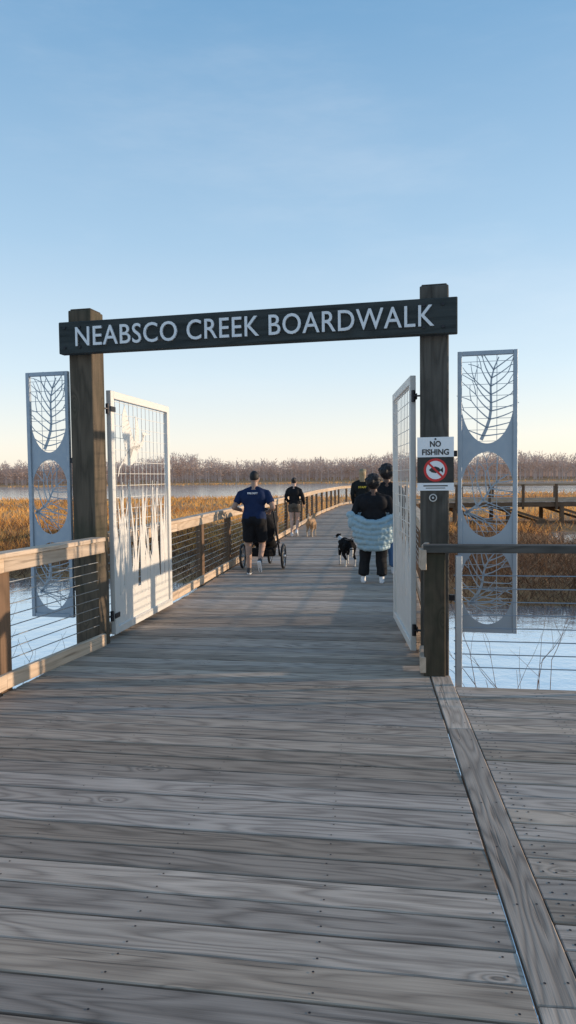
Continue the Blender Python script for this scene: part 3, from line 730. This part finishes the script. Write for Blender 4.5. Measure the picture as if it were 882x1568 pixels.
wheel(m,(-.36,.40,.225),.20); wheel(m,(.36,.40,.225),.20); wheel(m,(0,1.15,.20),.178)
m.tube([(-.35,.40,.225),(.35,.40,.225)],.012,8,mat=1)
for s in (-1,1):
    m.tube([(s*.30,.40,.225),(s*.27,.25,.6),(s*.25,.05,1.0),(s*.24,.02,1.05)],.014,8,mat=2)
    m.tube([(s*.29,.38,.25),(s*.22,.75,.42),(s*.06,1.13,.30),(s*.05,1.15,.20)],.014,8,mat=2)
    m.tube([(s*.26,.2,.68),(s*.23,.8,.42)],.012,8,mat=2)
m.tube([(-.24,.02,1.05),(-.12,-.01,1.07),(.12,-.01,1.07),(.24,.02,1.05)],.018,8,mat=0)
m.build('frame_and_wheels',[M_black,M_steel,M_dark],stl,smooth=True)
P=[('k',(0,.30,.55),(0,.78,.36),(.22,.10),(.20,.09),0),('e',(0,.27,.72),(.24,.09,.26),0,Matrix.Rotation(math.radians(18),4,'X')),
   ('e',(0,.42,.90),(.26,.26,.17),1),('k',(0,.42,.22),(0,.42,.36),(.22,.14),(.23,.18),0),('e',(0,.86,.40),(.17,.12,.08),0),('e',(0,.13,.98),(.15,.06,.08),0)]
sculpt('seat_and_canopy',P,[BLK,BLK2],stl,.012,3)
body('woman_walking_dog',(.17,19.4),RZ,1.58,[SK1,BLK,KH,HB,WS,WS],
  [leg(-1,(-.085,.05,.49),(-.075,-.03,.093)),leg(1,(.085,.10,.50),(.08,-.10,.17),(0,.85,-.5))],
  [((-.25,-.04,1.12),(-.17,.14,1.0),(.3,1,-.1),(1,0,0)),((.26,-.03,1.12),(.28,.10,.94),(0,.7,-.7),(-1,0,0))],
  top='long',bottom='short_shorts',hair='bun',build=1.0)
body('person_in_vest',(1.88,18.2),RZ,1.78,[SK1,VEST,BLK,HBr,GS,GS,CAP,YEL],
  [leg(-1,(-.09,.03,.49),(-.09,-.02,.093)),leg(1,(.09,.08,.49),(.10,.06,.093))],
  [((-.25,-.02,1.11),(-.24,.12,.88),(0,.4,-.9),(1,0,0)),((.25,-.02,1.11),(.24,.12,.88),(0,.4,-.9),(-1,0,0))],
  top='long',bottom='pants',hair='long',build=1.15,
  extra=[('e',(0,.02,1.665),(.088,.105,.07),6),('e',(0,.12,1.65),(.07,.07,.015),6)])
text_mesh('vest_print','STAFF',.2,.05,(-.1,-.136,1.25),(1,0,0),(0,0,1),(0,-1,0),YEL,bpy.data.objects['person_in_vest'],.006,.03)
# puffer jacket slipped to the elbows: fat quilted rows sagging behind, sleeves bunched on the forearms
ex=[]; rs=random.Random(12)
ws=(.24,.30,.335,.345,.335,.30)
for i in range(6):
    z=.60+i*.092
    for s in range(-5,6):
        f=s/5; sag=-.06*(1-f*f)*(.3+i/5)+rs.uniform(-.008,.008)
        ex.append(('e',(f*ws[i]*.82,-.055-.15*math.sqrt(1-.85*f*f),z+sag),(.068,.062+rs.uniform(-.008,.012),.050),6))
        ex.append(('e',(f*ws[i]*.80,.02+.09*math.sqrt(1-.85*f*f),z+.02),(.075,.05,.050),6))
ex+=[('k',(0,-.04,.60),(0,-.03,1.0),(.23,.14),(.28,.14),6)]
for s in (-1,1):
    for i in range(5):
        t_=i/4; ex+=[('e',(s*(.355-.09*t_),-.06+.26*t_,1.10-.22*t_),(.080,.072,.062),6)]
    ex+=[('e',(s*.345,-.07,.98),(.065,.08,.11),6)]
body('woman_with_puffer_jacket',(1.27,10.75),RZ,1.60,[SK3,BLK,BLK2,HB,WS,WS,PUF],
  [leg(-1,(-.135,.07,.49),(-.17,.02,.093),(-.15,1,0)),leg(1,(.12,.03,.49),(.125,-.05,.093),(.1,1,0))],
  [((-.31,-.05,1.11),(-.18,.2,.93),(.4,1,0),(1,0,0)),((.31,-.05,1.11),(.18,.2,.93),(-.4,1,0),(-1,0,0))],
  top='long',bottom='pants',hair='curly',build=1.28,lean=.03,extra=ex)
body('person_in_jeans',(1.60,11.7),RZ,1.76,[SK3,BLK,JEAN,HB,WS,WS],
  [leg(-1,(-.09,.05,.49),(-.09,.0,.093)),leg(1,(.09,.08,.49),(.10,.04,.093))],
  [((-.25,-.02,1.11),(-.22,.16,.92),(0,.6,-.7),(1,0,0)),((.25,-.02,1.11),(.22,.16,.92),(0,.6,-.7),(-1,0,0))],
  top='long',bottom='pants',hair='curly',build=1.1)
def dog(name,loc,rz,k,mats,white=None,tail=1,bulk=1.0,turn=0,collie=False):
    par=empty(name,(loc[0],loc[1],0),rz); par.scale=(k,k,k); w=white if white is not None else 0
    b=bulk
    hz=.70 if not collie else .67
    hd=V((math.sin(turn)*.12,.40+.06*math.cos(turn),hz)); f=V((math.sin(turn),math.cos(turn),0))
    P=[('e',(0,.17,.47),(.105*b,.18,.145*b),0),('e',(0,-.04,.50),(.085*b,.20,.105*b),0),('e',(0,-.22,.49),(.095*b,.13,.12*b),0),('e',(0,.28,.44),(.075*b,.08,.11),w),
       ('c',V((0,.26,.52)),V((hd.x*.8,.38,hz-.05)),.078*b,.060,w if collie else 0),('e',hd,(.064,.074,.062),0),('c',hd+f*.05-Z*.015,hd+f*.125-Z*.03,.034,.022,w),('e',hd+f*.142-Z*.022,(.012,.012,.010),2)]
    sd=V((f.y,-f.x,0))
    for s in (-1,1):
        P+=[('k',hd+sd*s*.042+Z*.03,hd+sd*s*.078+Z*(.05 if collie else .085)-f*.02,(.032,.02),(.010,.008),0)]
        P+=[('c',V((s*.075*b,.22,.44)),V((s*.075*b,.25,.24)),.05,.032,0),('c',V((s*.075*b,.25,.24)),V((s*.075*b,.24,.05)),.028,.022,w),('c',V((s*.075*b,.24,.028)),V((s*.075*b,.285,.022)),.026,.02,w)]
        P+=[('c',V((s*.075*b,-.22,.46)),V((s*.09*b,-.13,.29)),.075,.046,0),('c',V((s*.09*b,-.13,.29)),V((s*.085*b,-.31,.19)),.042,.026,0),('c',V((s*.085*b,-.31,.19)),V((s*.085*b,-.275,.045)),.024,.021,w),('c',V((s*.085*b,-.275,.028)),V((s*.085*b,-.225,.022)),.026,.02,w)]
    if collie:
        r2=random.Random(4)
        for i in range(70):
            a=r2.uniform(-.3,.28);th=r2.uniform(0,6.28); P.append(('c',V((math.cos(th)*.09*b,a,.48+math.sin(th)*.11*b)),V((math.cos(th)*.105*b,a-.05,.45+math.sin(th)*.13*b)),.028,.012,1 if (a>.2 and math.sin(th)<.2) else 0))
    if tail==1: P+=[('c',V((0,-.32,.55)),V((0,-.42,.62)),.03,.032,0),('c',V((0,-.42,.62)),V((0,-.44,.76)),.032,.022,w)]
    else: P+=[('c',V((0,-.31,.53)),V((0,-.40,.42)),.035,.048,0),('c',V((0,-.40,.42)),V((0,-.42,.27)),.048,.025,w)]
    sculpt('body',P,mats,par,.010,2)
    m=MB()
    for s in (-1,1): m.tube([hd+f*.055+sd*s*.035+Z*.015,hd+f*.070+sd*s*.036+Z*.015],.008,8)
    m.build('eyes',[M_sblack],par)
def fur(name,c): return plain(name,c,.9,0,.35,20,.8,70,.1)
F_tan=fur('tan_fur',(.42,.27,.16)); F_cr=fur('cream_fur',(.60,.48,.36)); F_bl=fur('black_fur',(.012,.012,.013)); F_wh=fur('white_fur',(.62,.60,.57))
dog('tan_dog',(.62,19.3),math.radians(-15),.80,[F_tan,F_cr,F_bl],white=1,tail=1)
dog('black_and_white_dog',(1.04,12.9),math.radians(12),.76,[F_bl,F_wh,F_bl],white=1,tail=0,bulk=1.3,turn=-.6,collie=True)
m=MB(); m.tube([(.42,19.5,.86),(.47,19.5,.70),(.55,19.55,.58),(.64,19.6,.50)],.006,5); m.build('dog_leash',[M_dark])
m=MB(); m.tube([(1.12,11.0,.87),(1.09,11.7,.64),(1.04,12.4,.50),(.99,13.13,.47)],.005,5); m.build('dog_leash',[M_dark])

# ------------------------------------------------------------ light
EL,AZ=math.radians(8),math.radians(86)
w=bpy.data.worlds.new('World'); scn.world=w; w.use_nodes=True; nt=w.node_tree; nt.nodes.clear()
N_=nt.nodes.new; LK=nt.links.new
sky=N_('ShaderNodeTexSky'); sky.sky_type='NISHITA'; sky.sun_disc=False; sky.sun_elevation=EL; sky.sun_rotation=AZ
sky.air_density=1.0; sky.dust_density=.4; sky.ozone_density=2.0
bg=N_('ShaderNodeBackground'); bg.inputs[1].default_value=.07; LK(sky.outputs[0],bg.inputs[0])
tc=N_('ShaderNodeTexCoord'); sx=N_('ShaderNodeSeparateXYZ'); LK(tc.outputs['Generated'],sx.inputs[0])
rp=N_('ShaderNodeValToRGB'); e=rp.color_ramp.elements; rp.color_ramp.interpolation='LINEAR'
st=[(0,(.84,.73,.66)),(.05,(.77,.73,.71)),(.14,(.58,.67,.75)),(.30,(.35,.51,.67)),(.54,(.155,.325,.53)),(1,(.12,.22,.42))]
e[0].position=0;e[0].color=(*st[0][1],1);e[1].position=1;e[1].color=(*st[-1][1],1)
for p_,c_ in st[1:-1]: x=e.new(p_); x.color=(*c_,1)
LK(sx.outputs[2],rp.inputs[0])
mp=N_('ShaderNodeMapping'); mp.inputs['Scale'].default_value=(1.2,1.2,5); mp.inputs['Rotation'].default_value=(.3,.5,0); mp.inputs['Location'].default_value=(.9,.3,.2); LK(tc.outputs['Generated'],mp.inputs[0])
no=N_('ShaderNodeTexNoise'); no.inputs['Scale'].default_value=1.8; no.inputs['Detail'].default_value=6; no.inputs['Roughness'].default_value=.6; LK(mp.outputs[0],no.inputs['Vector'])
mr=N_('ShaderNodeMapRange'); mr.interpolation_type='SMOOTHSTEP'; mr.inputs[1].default_value=.48; mr.inputs[2].default_value=.8; mr.inputs[4].default_value=.18; LK(no.outputs['Fac'],mr.inputs[0])
mx=N_('ShaderNodeMix'); mx.data_type='RGBA'; LK(mr.outputs[0],mx.inputs[0]); LK(rp.outputs[0],mx.inputs[6]); mx.inputs[7].default_value=(.75,.78,.82,1)
bg2=N_('ShaderNodeBackground'); bg2.inputs[1].default_value=1.0; LK(mx.outputs[2],bg2.inputs[0])
ad=N_('ShaderNodeAddShader'); LK(bg.outputs[0],ad.inputs[0]); LK(bg2.outputs[0],ad.inputs[1])
o=N_('ShaderNodeOutputWorld'); LK(ad.outputs[0],o.inputs[0])
sl=bpy.data.lights.new('sun','SUN'); sl.energy=4.4; sl.angle=math.radians(.6); sl.color=(1,.77,.54); so=bpy.data.objects.new('sun',sl); link(so)
dv=V((math.sin(AZ)*math.cos(EL),math.cos(AZ)*math.cos(EL),math.sin(EL))); so.rotation_euler=dv.to_track_quat('Z','Y').to_euler()
scn.view_settings.view_transform='Standard'; scn.view_settings.look='None'; scn.view_settings.exposure=0
